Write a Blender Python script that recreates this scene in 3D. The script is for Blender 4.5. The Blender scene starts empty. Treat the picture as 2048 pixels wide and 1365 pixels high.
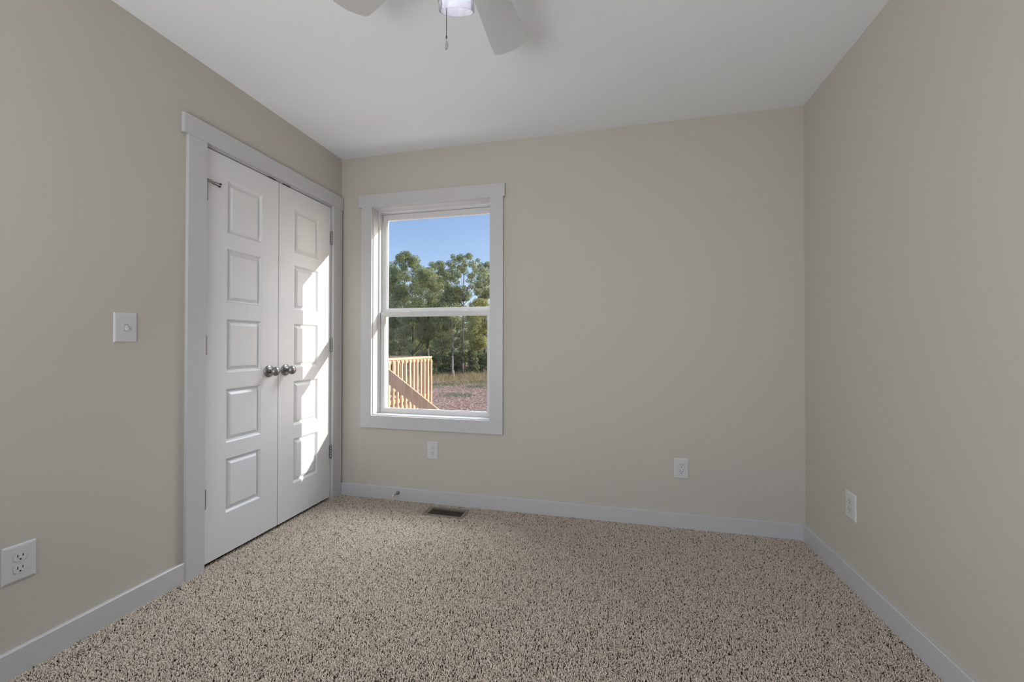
import bpy, bmesh, math, random
import numpy as np
from mathutils import Vector, Matrix

scene = bpy.context.scene
COL = scene.collection
random.seed(7)
RNG = np.random.default_rng(11)

# ------------------------------------------------------------------ camera
YAW, PITCH, ROLL = 0.23342, 0.00772, 0.00159
FPX, CAMZ = 817.6, 1.0900
cs, sn = math.cos(YAW), math.sin(YAW)
cp, sp = math.cos(PITCH), math.sin(PITCH)
FW = Vector((-sn * cp, cs * cp, sp))
RT = Vector((cs, sn, 0.0))
UP = Vector((sn * sp, -cs * sp, cp))
R2 = RT * math.cos(ROLL) + UP * math.sin(ROLL)
U2 = UP * math.cos(ROLL) - RT * math.sin(ROLL)
cam_data = bpy.data.cameras.new('camera')
cam_data.sensor_width = 36.0
cam_data.sensor_fit = 'HORIZONTAL'
cam_data.lens = FPX / 2048.0 * 36.0
cam_data.clip_start = 0.02
cam_data.clip_end = 400
cam = bpy.data.objects.new('camera', cam_data)
COL.objects.link(cam)
m = Matrix((R2, U2, -FW)).transposed().to_4x4()
m.translation = Vector((0, 0, CAMZ))
cam.matrix_world = m
scene.camera = cam

# ------------------------------------------------------------------ world, sun, exposure
scene.view_settings.view_transform = 'Standard'
scene.view_settings.look = 'None'
scene.view_settings.exposure = 0.0
scene.view_settings.gamma = 1.0
scene.view_settings.use_curve_mapping = False

world = bpy.data.worlds.new('sky')
scene.world = world
world.use_nodes = True
wn = world.node_tree
wn.nodes.clear()
w_out = wn.nodes.new('ShaderNodeOutputWorld')
w_bg = wn.nodes.new('ShaderNodeBackground')
w_sky = wn.nodes.new('ShaderNodeTexSky')
w_sky.sky_type = 'NISHITA'
w_sky.sun_disc = False
w_sky.sun_elevation = math.radians(22.7)
w_sky.sun_rotation = math.radians(66.0)
w_sky.altitude = 200
w_sky.air_density = 1.0
w_sky.dust_density = 1.6
w_sky.ozone_density = 1.5
w_bg.inputs['Strength'].default_value = 0.25
w_tint = wn.nodes.new('ShaderNodeMix')
w_tint.data_type = 'RGBA'
w_tint.blend_type = 'MULTIPLY'
w_tint.inputs[0].default_value = 1.0
w_tint.inputs[7].default_value = (0.90, 0.87, 0.97, 1)
wn.links.new(w_sky.outputs[0], w_tint.inputs[6])
wn.links.new(w_tint.outputs[2], w_bg.inputs['Color'])
wn.links.new(w_bg.outputs[0], w_out.inputs['Surface'])

SUN_TRAVEL = Vector((-1.0, -0.45, -0.459)).normalized()
sun_d = bpy.data.lights.new('sun', 'SUN')
sun_d.energy = 4.6
sun_d.angle = math.radians(0.53)
sun_d.color = (1.0, 0.975, 0.94)
sun = bpy.data.objects.new('sun', sun_d)
COL.objects.link(sun)
sun.rotation_euler = SUN_TRAVEL.to_track_quat('-Z', 'Y').to_euler()
sun.location = (8, 6, 8)

# added fill lamp inside the room, behind the camera
fill_hi_d = bpy.data.lights.new('fill_back_high', 'AREA')
fill_hi_d.shape = 'RECTANGLE'
fill_hi_d.size = 0.8
fill_hi_d.size_y = 0.9
fill_hi_d.energy = 13.0
fill_hi_d.color = (0.955, 0.98, 1.0)
fill_hi = bpy.data.objects.new('fill_back_high', fill_hi_d)
COL.objects.link(fill_hi)
fill_hi.location = (-1.30, -0.82, 1.62)
fill_hi.rotation_euler = (math.radians(70), 0, math.radians(-50))       # emits towards +Y
# second added fill lamp, tilted up to brighten the ceiling
fill_lo_d = bpy.data.lights.new('fill_back_low', 'AREA')
fill_lo_d.shape = 'RECTANGLE'
fill_lo_d.size = 1.5
fill_lo_d.size_y = 0.9
fill_lo_d.energy = 37.0
fill_lo_d.color = (0.975, 0.99, 1.0)
fill_lo = bpy.data.objects.new('fill_back_low', fill_lo_d)
COL.objects.link(fill_lo)
fill_lo.location = (-0.85, -0.85, 0.85)
fill_lo.rotation_euler = (math.radians(140), 0, math.radians(-42))

# added fill lamps outside the far window, above its head and below its sill
def area(name, loc, aim, sx, sy, energy, col):
    d = bpy.data.lights.new(name, 'AREA')
    d.shape = 'RECTANGLE'
    d.size, d.size_y, d.energy, d.color = sx, sy, energy, col
    o = bpy.data.objects.new(name, d)
    COL.objects.link(o)
    o.location = loc
    o.rotation_euler = (Vector(aim) - Vector(loc)).to_track_quat('-Z', 'Y').to_euler()
    return o
WFILL_HI_E = 132.0
WFILL_LO_E = 11.0
area('fill_window_high', (-1.0, 3.55, 2.95), (-0.5, 1.3, 0.2), 1.7, 0.9, WFILL_HI_E, (0.96, 0.98, 1.0))  # added fill, kept above the view through the glass
area('fill_window_low', (-1.0, 3.15, 0.12), (-0.6, 1.5, 2.44), 1.6, 0.5, WFILL_LO_E, (1.0, 0.985, 0.96))  # added fill, hidden below the sill, aimed at the ceiling

# ------------------------------------------------------------------ room measures
XL, XR = -1.902, 1.0682
YF, YB = 2.6128, -1.05
ZC = 2.44
HB = 0.088          # baseboard height
FL = -0.012         # backing of the carpet

# ------------------------------------------------------------------ materials
def new_mat(name):
    mt = bpy.data.materials.new(name)
    mt.use_nodes = True
    return mt, mt.node_tree, mt.node_tree.nodes['Principled BSDF']

def bump(nt, p, scale, strength, dist=0.002, detail=3.0, kind='NOISE'):
    tc = nt.nodes.new('ShaderNodeTexCoord')
    if kind == 'NOISE':
        tx = nt.nodes.new('ShaderNodeTexNoise')
        tx.inputs['Detail'].default_value = detail
    else:
        tx = nt.nodes.new('ShaderNodeTexVoronoi')
    tx.inputs['Scale'].default_value = scale
    b = nt.nodes.new('ShaderNodeBump')
    b.inputs['Strength'].default_value = strength
    b.inputs['Distance'].default_value = dist
    nt.links.new(tc.outputs['Object'], tx.inputs['Vector'])
    nt.links.new(tx.outputs[0], b.inputs['Height'])
    nt.links.new(b.outputs['Normal'], p.inputs['Normal'])

def plain(name, col, rough=0.5, metal=0.0, bmp=None, spec=0.5):
    mt, nt, p = new_mat(name)
    p.inputs['Base Color'].default_value = (*col, 1)
    p.inputs['Roughness'].default_value = rough
    p.inputs['Metallic'].default_value = metal
    p.inputs['Specular IOR Level'].default_value = spec
    if bmp:
        bump(nt, p, *bmp)
    return mt

def ramp(nt, fac, stops):
    r = nt.nodes.new('ShaderNodeValToRGB')
    el = r.color_ramp.elements
    while len(el) < len(stops):
        el.new(0.5)
    for e, (pos, c) in zip(el, stops):
        e.position = pos
        e.color = (*c, 1)
    nt.links.new(fac, r.inputs['Fac'])
    return r.outputs['Color']

M = {}
M['wall'] = plain('wall_paint', (0.545, 0.515, 0.462), 0.75, bmp=(260, 0.06, 0.001), spec=0.3)
M['ceiling'] = plain('ceiling_paint', (0.865, 0.88, 0.905), 0.85, bmp=(200, 0.06, 0.001), spec=0.25)
M['trim'] = plain('trim_paint', (0.565, 0.565, 0.57), 0.38)
M['door'] = plain('door_paint', (0.74, 0.745, 0.76), 0.36, bmp=(40, 0.02, 0.001))
M['vinyl'] = plain('window_vinyl', (0.66, 0.66, 0.655), 0.35)
M['plastic'] = plain('switch_plastic', (0.63, 0.63, 0.635), 0.3)
M['dark'] = plain('dark_slot', (0.012, 0.012, 0.012), 0.7)
M['seam'] = plain('plastic_seam', (0.12, 0.12, 0.12), 0.7)
M['nickel'] = plain('satin_nickel', (0.33, 0.325, 0.32), 0.30, 1.0)
M['hinge'] = plain('hinge_nickel', (0.36, 0.36, 0.355), 0.38, 1.0)
M['rubber'] = plain('pale_rubber', (0.70, 0.66, 0.58), 0.6)
M['black_rubber'] = plain('black_rubber', (0.03, 0.03, 0.03), 0.6)
M['vent'] = plain('vent_enamel', (0.235, 0.195, 0.155), 0.45)
M['vent_dark'] = plain('vent_shade', (0.01, 0.009, 0.008), 0.9)  # near-black colour stands in for the shade below the louvers
M['blade'] = plain('fan_blade', (0.66, 0.665, 0.67), 0.5)
M['chain'] = plain('chain_metal', (0.10, 0.10, 0.10), 0.4, 0.6)
M['fan_body'] = plain('fan_body', (0.75, 0.75, 0.75), 0.4)
M['backing'] = plain('carpet_backing', (0.03, 0.022, 0.017), 0.95)
M['siding'] = plain('outer_siding', (0.6, 0.6, 0.58), 0.7)
M['closet'] = plain('closet_shade', (0.10, 0.095, 0.09), 0.8)  # shade put into the colour, so the door gaps read dark

def pane_mat():
    mt = bpy.data.materials.new('window_glass')
    mt.use_nodes = True
    nt = mt.node_tree
    nt.nodes.clear()
    out = nt.nodes.new('ShaderNodeOutputMaterial')
    mix = nt.nodes.new('ShaderNodeMixShader')
    tr = nt.nodes.new('ShaderNodeBsdfTransparent')
    gl = nt.nodes.new('ShaderNodeBsdfGlossy')
    lw = nt.nodes.new('ShaderNodeLayerWeight')
    lw.inputs['Blend'].default_value = 0.5
    pw = nt.nodes.new('ShaderNodeMath'); pw.operation = 'POWER'; pw.inputs[1].default_value = 5.0
    fr = nt.nodes.new('ShaderNodeMath'); fr.operation = 'MULTIPLY_ADD'
    fr.inputs[1].default_value = 0.7; fr.inputs[2].default_value = 0.025
    nt.links.new(lw.outputs['Facing'], pw.inputs[0])
    nt.links.new(pw.outputs[0], fr.inputs[0])
    gl.inputs['Roughness'].default_value = 0.0
    tr.inputs['Color'].default_value = (0.97, 0.985, 0.98, 1)
    nt.links.new(fr.outputs[0], mix.inputs[0])
    nt.links.new(tr.outputs[0], mix.inputs[1])
    nt.links.new(gl.outputs[0], mix.inputs[2])
    nt.links.new(mix.outputs[0], out.inputs['Surface'])
    return mt
M['pane'] = pane_mat()

def shade_mat():
    mt = bpy.data.materials.new('frosted_shade_glass')
    mt.use_nodes = True
    nt = mt.node_tree
    nt.nodes.clear()
    out = nt.nodes.new('ShaderNodeOutputMaterial')
    m1 = nt.nodes.new('ShaderNodeMixShader')
    m2 = nt.nodes.new('ShaderNodeMixShader')
    tr = nt.nodes.new('ShaderNodeBsdfTransparent')
    tl = nt.nodes.new('ShaderNodeBsdfTranslucent')
    df = nt.nodes.new('ShaderNodeBsdfDiffuse')
    gl = nt.nodes.new('ShaderNodeBsdfGlossy')
    lw = nt.nodes.new('ShaderNodeLayerWeight')
    tc = nt.nodes.new('ShaderNodeTexCoord')
    no = nt.nodes.new('ShaderNodeTexNoise')
    no.inputs['Scale'].default_value = 28
    no.inputs['Detail'].default_value = 3
    no.inputs['Distortion'].default_value = 1.2
    lw.inputs['Blend'].default_value = 0.10
    tl.inputs['Color'].default_value = (0.93, 0.93, 0.98, 1)
    df.inputs['Color'].default_value = (0.93, 0.93, 0.98, 1)
    tr.inputs['Color'].default_value = (0.95, 0.95, 1.0, 1)
    gl.inputs['Roughness'].default_value = 0.08
    ma = nt.nodes.new('ShaderNodeMath'); ma.operation = 'MULTIPLY_ADD'
    ma.inputs[1].default_value = 0.5; ma.inputs[2].default_value = 0.22
    nt.links.new(tc.outputs['Object'], no.inputs['Vector'])
    nt.links.new(no.outputs[0], ma.inputs[0])
    md = nt.nodes.new('ShaderNodeMixShader')
    md.inputs[0].default_value = 0.45
    nt.links.new(tl.outputs[0], md.inputs[1]); nt.links.new(df.outputs[0], md.inputs[2])
    nt.links.new(ma.outputs[0], m1.inputs[0])
    nt.links.new(tr.outputs[0], m1.inputs[1])
    nt.links.new(md.outputs[0], m1.inputs[2])
    nt.links.new(lw.outputs['Fresnel'], m2.inputs[0])
    nt.links.new(m1.outputs[0], m2.inputs[1])
    nt.links.new(gl.outputs[0], m2.inputs[2])
    nt.links.new(m2.outputs[0], out.inputs['Surface'])
    return mt
M['shade'] = shade_mat()

def island_mat(name, stops, rough=0.9, trans=0.0, noise=None):
    """colour that differs from tuft to tuft, leaf to leaf"""
    mt, nt, p = new_mat(name)
    ge = nt.nodes.new('ShaderNodeNewGeometry')
    c = ramp(nt, ge.outputs['Random Per Island'], stops)
    if noise:
        tc = nt.nodes.new('ShaderNodeTexCoord')
        no = nt.nodes.new('ShaderNodeTexNoise')
        no.inputs['Scale'].default_value = noise[0]
        no.inputs['Detail'].default_value = 2
        nt.links.new(tc.outputs['Object'], no.inputs['Vector'])
        mx = nt.nodes.new('ShaderNodeMix'); mx.data_type = 'RGBA'
        c2 = ramp(nt, no.outputs[0], [(0.35, noise[1]), (0.65, noise[2])])
        mx.inputs[0].default_value = noise[3]
        nt.links.new(c, mx.inputs[6]); nt.links.new(c2, mx.inputs[7])
        c = mx.outputs[2]
    nt.links.new(c, p.inputs['Base Color'])
    p.inputs['Roughness'].default_value = rough
    p.inputs['Specular IOR Level'].default_value = 0.2
    if trans > 0:
        out = nt.nodes['Material Output']
        tl = nt.nodes.new('ShaderNodeBsdfTranslucent')
        mx = nt.nodes.new('ShaderNodeMixShader')
        mx.inputs[0].default_value = trans
        nt.links.new(c, tl.inputs['Color'])
        nt.links.new(p.outputs[0], mx.inputs[1]); nt.links.new(tl.outputs[0], mx.inputs[2])
        nt.links.new(mx.outputs[0], out.inputs['Surface'])
    return mt

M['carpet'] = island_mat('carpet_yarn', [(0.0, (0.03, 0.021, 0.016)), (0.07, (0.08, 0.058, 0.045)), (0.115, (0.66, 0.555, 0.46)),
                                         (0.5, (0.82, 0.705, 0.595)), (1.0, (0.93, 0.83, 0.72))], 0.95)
M['leaf_dark'] = island_mat('dark_leaves', [(0, (0.144, 0.229, 0.124)), (0.5, (0.306, 0.382, 0.186)), (1, (0.650, 0.612, 0.310))], 0.5, 0.42)
M['leaf_olive'] = island_mat('olive_leaves', [(0, (0.234, 0.296, 0.157)), (0.5, (0.501, 0.534, 0.267)), (1, (0.650, 0.650, 0.400))], 0.5, 0.42)
M['leaf_yellow'] = island_mat('yellowing_leaves', [(0, (0.240, 0.299, 0.122)), (0.5, (0.529, 0.529, 0.208)), (0.9, (0.650, 0.650, 0.311)), (1, (0.650, 0.460, 0.242))], 0.5, 0.45)
M['leaf_bush'] = island_mat('bush_leaves', [(0, (0.081, 0.110, 0.066)), (0.5, (0.230, 0.275, 0.144)), (0.85, (0.483, 0.495, 0.240)), (1, (0.575, 0.506, 0.264))], 0.5, 0.35)
M['dry_grass'] = island_mat('dry_grass', [(0, (0.22, 0.21, 0.09)), (0.5, (0.46, 0.38, 0.20)), (1, (0.62, 0.48, 0.31))], 0.8, 0.2)
M['green_grass'] = island_mat('young_grass', [(0, (0.10, 0.19, 0.09)), (0.5, (0.20, 0.29, 0.15)), (1, (0.34, 0.38, 0.22))], 0.8, 0.2)
M['straw'] = island_mat('straw', [(0, (0.26, 0.15, 0.115)), (0.4, (0.60, 0.42, 0.34)), (1, (0.82, 0.67, 0.56))], 0.9)
M['bark'] = plain('bark', (0.15, 0.125, 0.11), 0.9, bmp=(30, 0.8, 0.03))
M['bark_pale'] = plain('pale_bark', (0.36, 0.33, 0.30), 0.9, bmp=(30, 0.8, 0.03))

def wood_mat():
    mt, nt, p = new_mat('fresh_pine')
    tc = nt.nodes.new('ShaderNodeTexCoord')
    mp = nt.nodes.new('ShaderNodeMapping')
    mp.inputs['Scale'].default_value = (14, 14, 1.2)
    no = nt.nodes.new('ShaderNodeTexNoise')
    no.inputs['Scale'].default_value = 2.0
    no.inputs['Detail'].default_value = 4
    nt.links.new(tc.outputs['Object'], mp.inputs['Vector'])
    nt.links.new(mp.outputs[0], no.inputs['Vector'])
    c = ramp(nt, no.outputs[0], [(0.3, (0.60, 0.39, 0.24)), (0.55, (0.78, 0.54, 0.35)), (0.8, (0.85, 0.63, 0.44))])
    nt.links.new(c, p.inputs['Base Color'])
    p.inputs['Roughness'].default_value = 0.7
    return mt
M['wood'] = wood_mat()

def dirt_mat():
    mt, nt, p = new_mat('red_dirt')
    tc = nt.nodes.new('ShaderNodeTexCoord')
    n1 = nt.nodes.new('ShaderNodeTexNoise'); n1.inputs['Scale'].default_value = 0.35; n1.inputs['Detail'].default_value = 4
    n2 = nt.nodes.new('ShaderNodeTexNoise'); n2.inputs['Scale'].default_value = 9; n2.inputs['Detail'].default_value = 6
    nt.links.new(tc.outputs['Object'], n1.inputs['Vector']); nt.links.new(tc.outputs['Object'], n2.inputs['Vector'])
    c1 = ramp(nt, n2.outputs[0], [(0.32, (0.25, 0.14, 0.105)), (0.5, (0.52, 0.335, 0.27)), (0.7, (0.66, 0.50, 0.42))])
    c2 = ramp(nt, n2.outputs[0], [(0.32, (0.17, 0.13, 0.075)), (0.5, (0.30, 0.25, 0.16)), (0.7, (0.42, 0.37, 0.24))])
    f = ramp(nt, n1.outputs[0], [(0.5, (0, 0, 0)), (0.66, (1, 1, 1))])
    mx = nt.nodes.new('ShaderNodeMix'); mx.data_type = 'RGBA'
    nt.links.new(f, mx.inputs[0]); nt.links.new(c1, mx.inputs[6]); nt.links.new(c2, mx.inputs[7])
    nt.links.new(mx.outputs[2], p.inputs['Base Color'])
    p.inputs['Roughness'].default_value = 0.95
    b = nt.nodes.new('ShaderNodeBump'); b.inputs['Strength'].default_value = 0.9; b.inputs['Distance'].default_value = 0.08
    nt.links.new(n2.outputs[0], b.inputs['Height']); nt.links.new(b.outputs[0], p.inputs['Normal'])
    return mt
M['dirt'] = dirt_mat()

# ------------------------------------------------------------------ object helpers
def tag(o, label=None, cat=None, group=None, kind=None):
    if label: o['label'] = label
    if cat: o['category'] = cat
    if group: o['group'] = group
    if kind: o['kind'] = kind
    return o

def empty(name, loc, label, cat, group=None, kind=None, rz=0.0):
    o = bpy.data.objects.new(name, None)
    o.empty_display_size = 0.05
    COL.objects.link(o)
    o.location = loc
    o.rotation_euler = (0, 0, rz)
    return tag(o, label, cat, group, kind)

def root_of(o):
    off = Vector((0, 0, 0))
    while o is not None:
        off += o.location
        o = o.parent
    return off

def obj(name, bm, mat, parent=None, smooth=False, local=False, recalc=True):
    """bm holds world coordinates, unless local=True (parent's own frame)"""
    if recalc:
        bmesh.ops.recalc_face_normals(bm, faces=bm.faces)
    if parent is not None and not local:
        bmesh.ops.translate(bm, verts=bm.verts, vec=-root_of(parent))
    me = bpy.data.meshes.new(name)
    bm.to_mesh(me)
    bm.free()
    me.materials.append(mat)
    if smooth:
        for p in me.polygons:
            p.use_smooth = True
    o = bpy.data.objects.new(name, me)
    COL.objects.link(o)
    if parent is not None:
        o.parent = parent
    return o

def auto_smooth(o, ang=40):
    me = o.data
    for p in me.polygons:
        p.use_smooth = True
    bm = bmesh.new(); bm.from_mesh(me)
    for e in bm.edges:
        if len(e.link_faces) == 2 and e.calc_face_angle(0) > math.radians(ang):
            e.smooth = False
    bm.to_mesh(me); bm.free()
    return o

def B():
    return bmesh.new()

def box(bm, x0, x1, y0, y1, z0, z1, bev=0.0, seg=2):
    t = bmesh.new()
    c = bmesh.ops.create_cube(t, size=1.0)
    for v in t.verts:
        v.co = Vector(((x0 + x1) / 2 + v.co.x * (x1 - x0), (y0 + y1) / 2 + v.co.y * (y1 - y0), (z0 + z1) / 2 + v.co.z * (z1 - z0)))
    if bev > 0:
        bmesh.ops.bevel(t, geom=list(t.edges), offset=bev, segments=seg, profile=0.6, affect='EDGES')
    merge(bm, t)
    return bm

def merge(bm, t, mtx=None):
    if mtx is not None:
        bmesh.ops.transform(t, matrix=mtx, verts=t.verts)
    me = bpy.data.meshes.new('tmp')
    t.to_mesh(me); t.free()
    bm.from_mesh(me)
    bpy.data.meshes.remove(me)

def prism(bm, pts, axis, a0, a1, bev=0.0):
    """extrude a 2D outline along an axis ('x': pts=(y,z), 'y': pts=(x,z), 'z': pts=(x,y))"""
    t = bmesh.new()
    def P(p, a):
        return {'x': (a, p[0], p[1]), 'y': (p[0], a, p[1]), 'z': (p[0], p[1], a)}[axis]
    va = [t.verts.new(P(p, a0)) for p in pts]
    vb = [t.verts.new(P(p, a1)) for p in pts]
    n = len(pts)
    t.faces.new(va); t.faces.new(vb[::-1])
    for i in range(n):
        t.faces.new((va[i], vb[i], vb[(i + 1) % n], va[(i + 1) % n]))
    if bev > 0:
        bmesh.ops.recalc_face_normals(t, faces=t.faces)
        bmesh.ops.bevel(t, geom=[e for e in t.edges if e.calc_face_angle(0) > 0.6], offset=bev, segments=2, profile=0.6, affect='EDGES')
    merge(bm, t)
    return bm

def lathe(bm, prof, n=32, mtx=None, closed=True):
    """prof: list of (radius, height) turned about local Z"""
    t = bmesh.new()
    rings = []
    for r, h in prof:
        if r < 1e-6:
            rings.append([t.verts.new((0, 0, h))])
        else:
            rings.append([t.verts.new((r * math.cos(2 * math.pi * i / n), r * math.sin(2 * math.pi * i / n), h)) for i in range(n)])
    for a, b in zip(rings, rings[1:]):
        for i in range(n):
            j = (i + 1) % n
            if len(a) == 1 and len(b) == 1: continue
            if len(a) == 1: t.faces.new((a[0], b[i], b[j]))
            elif len(b) == 1: t.faces.new((a[i], a[j], b[0]))
            else: t.faces.new((a[i], a[j], b[j], b[i]))
    if closed:
        for r in (rings[0], rings[-1]):
            if len(r) > 2: t.faces.new(r)
    bmesh.ops.recalc_face_normals(t, faces=t.faces)
    merge(bm, t, mtx)
    return bm

def along(p, d):
    """matrix placing local Z along direction d at point p"""
    q = Vector(d).normalized().to_track_quat('Z', 'Y')
    return Matrix.Translation(Vector(p)) @ q.to_matrix().to_4x4()

def tube(bm, path, r, n=8):
    t = bmesh.new()
    path = [Vector(p) for p in path]
    rs = r if isinstance(r, (list, tuple)) else [r] * len(path)
    rings = []
    for i, p in enumerate(path):
        d = (path[min(i + 1, len(path) - 1)] - path[max(i - 1, 0)]).normalized()
        q = d.to_track_quat('Z', 'Y').to_matrix()
        rings.append([t.verts.new(p + q @ Vector((rs[i] * math.cos(2 * math.pi * k / n), rs[i] * math.sin(2 * math.pi * k / n), 0))) for k in range(n)])
    for a, b in zip(rings, rings[1:]):
        for k in range(n):
            t.faces.new((a[k], a[(k + 1) % n], b[(k + 1) % n], b[k]))
    t.faces.new(rings[0]); t.faces.new(rings[-1])
    bmesh.ops.recalc_face_normals(t, faces=t.faces)
    merge(bm, t)
    return bm

def np_mesh(name, verts, faces_flat, loop_tot, mat, parent=None, smooth=False):
    """fast mesh from numpy: verts (n,3), faces as equal-size polygons"""
    me = bpy.data.meshes.new(name)
    nf = len(faces_flat) // loop_tot
    me.vertices.add(len(verts)); me.vertices.foreach_set('co', np.asarray(verts, np.float32).ravel())
    me.loops.add(len(faces_flat)); me.loops.foreach_set('vertex_index', np.asarray(faces_flat, np.int32))
    me.polygons.add(nf)
    me.polygons.foreach_set('loop_start', np.arange(0, nf * loop_tot, loop_tot, dtype=np.int32))
    me.polygons.foreach_set('loop_total', np.full(nf, loop_tot, np.int32))
    if smooth:
        me.polygons.foreach_set('use_smooth', np.ones(nf, bool))
    me.update(calc_edges=True)
    me.materials.append(mat)
    o = bpy.data.objects.new(name, me)
    COL.objects.link(o)
    if parent is not None:
        o.parent = parent
    return o

def copy_tree(o, parent=None):
    c = o.copy()
    COL.objects.link(c)
    if parent is not None:
        c.parent = parent
    for ch in list(o.children):
        copy_tree(ch, c)
    return c

def at(px, py, depth):
    """the point of the place seen at a pixel of the photograph, at a depth along the view axis"""
    u = (px - 1024) / FPX
    v = (py - 682.5) / FPX
    return Vector((0, 0, CAMZ)) + (FW + R2 * u - U2 * v) * depth

# ================================================================== LARGE STRUCTURE
T = 0.12
# far wall: opening for the window; thin enough that the window sits at the real depth
WX0, WX1, WZ0, WZ1 = -1.655, -0.761, 0.572, 2.076
YO = 2.735
bm = B()
box(bm, XL - T, WX0, YF, YO, FL, ZC)
box(bm, WX1, XR + T, YF, YO, FL, ZC)
box(bm, WX0, WX1, YF, YO, FL, WZ0)
box(bm, WX0, WX1, YF, YO, WZ1, ZC)
tag(obj('wall_far', bm, M['wall']), 'beige painted wall with the window in it', 'wall', kind='structure')

# left wall: opening for the closet doors
DY0, DY1, DZ1 = 1.560, 2.512, 2.062
bm = B()
box(bm, XL - T, XL, YB, DY0, FL, ZC)
box(bm, XL - T, XL, DY1, YF, FL, ZC)
box(bm, XL - T, XL, DY0, DY1, DZ1, ZC)
tag(obj('wall_left', bm, M['wall']), 'beige painted wall with the white double closet doors', 'wall', kind='structure')

bm = B()
box(bm, XR, XR + T, YB, YF, FL, ZC)
tag(obj('wall_right', bm, M['wall']), 'bare beige painted wall with one outlet near the corner', 'wall', kind='structure')

# wall behind the camera; its wide window is made up for the fill lamps
BX0, BX1, BZ0, BZ1 = -1.60, 0.76, 0.58, 2.12
bm = B()
box(bm, XL - T, BX0, YB - T, YB, FL, ZC)
box(bm, BX1, XR + T, YB - T, YB, FL, ZC)
box(bm, BX0, BX1, YB - T, YB, FL, BZ0)
box(bm, BX0, BX1, YB - T, YB, BZ1, ZC)
tag(obj('wall_back', bm, M['wall']), 'beige wall behind the viewer with a wide made-up window', 'wall', kind='structure')

bm = B()
box(bm, XL - T, XR + T, YB - T, YO, ZC, ZC + 0.15)
tag(obj('ceiling', bm, M['ceiling']), 'flat white painted ceiling', 'ceiling', kind='structure')

bm = B()
box(bm, XL - 0.75, XR + T, YB - T, YO, FL - 0.2, FL)
tag(obj('floor', bm, M['backing']), 'floor under the speckled beige carpet', 'floor', kind='structure')

# closet behind the doors
bm = B()
box(bm, XL - 0.75, XL - 0.70, DY0 - 0.25, DY1 + 0.22, FL, ZC)
box(bm, XL - 0.70, XL - T, DY0 - 0.25, DY0 - 0.20, FL, ZC)
box(bm, XL - 0.70, XL - T, DY1 + 0.17, DY1 + 0.22, FL, ZC)
box(bm, XL - 0.75, XL - T, DY0 - 0.25, DY1 + 0.22, ZC, ZC + 0.1)
tag(obj('wall_closet', bm, M['closet']), 'inside of the closet behind the double doors, coloured dark for shade', 'wall', kind='structure')

# baseboards: flat boards with an eased top edge
bt = 0.015
def bb_prof(p):   # p: distance from the wall -> coordinate
    return [(p(0), FL), (p(bt), FL), (p(bt), HB - 0.003), (p(bt - 0.003), HB), (p(0), HB)]
bm = B(); prism(bm, bb_prof(lambda d: XL + d), 'y', YB, 1.482)
tag(obj('baseboard_left', bm, M['trim']), 'white flat baseboard running up to the closet door casing', 'baseboard', kind='structure')
bm = B(); prism(bm, bb_prof(lambda d: XR - d), 'y', YB, YF)
tag(obj('baseboard_right', bm, M['trim']), 'white flat baseboard along the bare wall', 'baseboard', kind='structure')
bm = B(); prism(bm, bb_prof(lambda d: YF - d), 'x', XL, XR - bt)
tag(obj('baseboard_far', bm, M['trim']), 'white flat baseboard under the window', 'baseboard', kind='structure')

# ------------------------------------------------------------------ closet door casing (flat craftsman boards)
cf = XL + 0.018
tr = empty('trim_1', (XL, 2.04, FL), 'white flat casing around the double closet doors', 'door casing', kind='structure')
bm = B(); box(bm, XL, cf, 1.482, 1.571, FL, 2.061, 0.0012); obj('side_casing', bm, M['trim'], tr)
bm = B(); box(bm, XL, cf, 2.503, 2.596, FL, 2.061, 0.0012); obj('side_casing', bm, M['trim'], tr)
bm = B(); box(bm, XL, cf + 0.001, 1.460, 2.606, 2.061, 2.151, 0.0012); obj('head_casing', bm, M['trim'], tr)
bm = B()
box(bm, XL - T, XL - 0.0005, DY0, 1.5745, FL, 2.0525)
box(bm, XL - T, XL - 0.0005, 2.4985, DY1, FL, 2.0525)
box(bm, XL - T, XL - 0.0005, DY0, DY1, 2.0525, DZ1)
obj('door_jamb', bm, M['trim'], tr)

# ------------------------------------------------------------------ closet doors
XD = XL - 0.0035
ZD0, ZD1 = 0.019, 2.0472
PZ = [(0.2255, 0.5005), (0.5830, 0.8580), (0.9420, 1.2160), (1.3000, 1.5780), (1.6580, 1.9290)]

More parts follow.
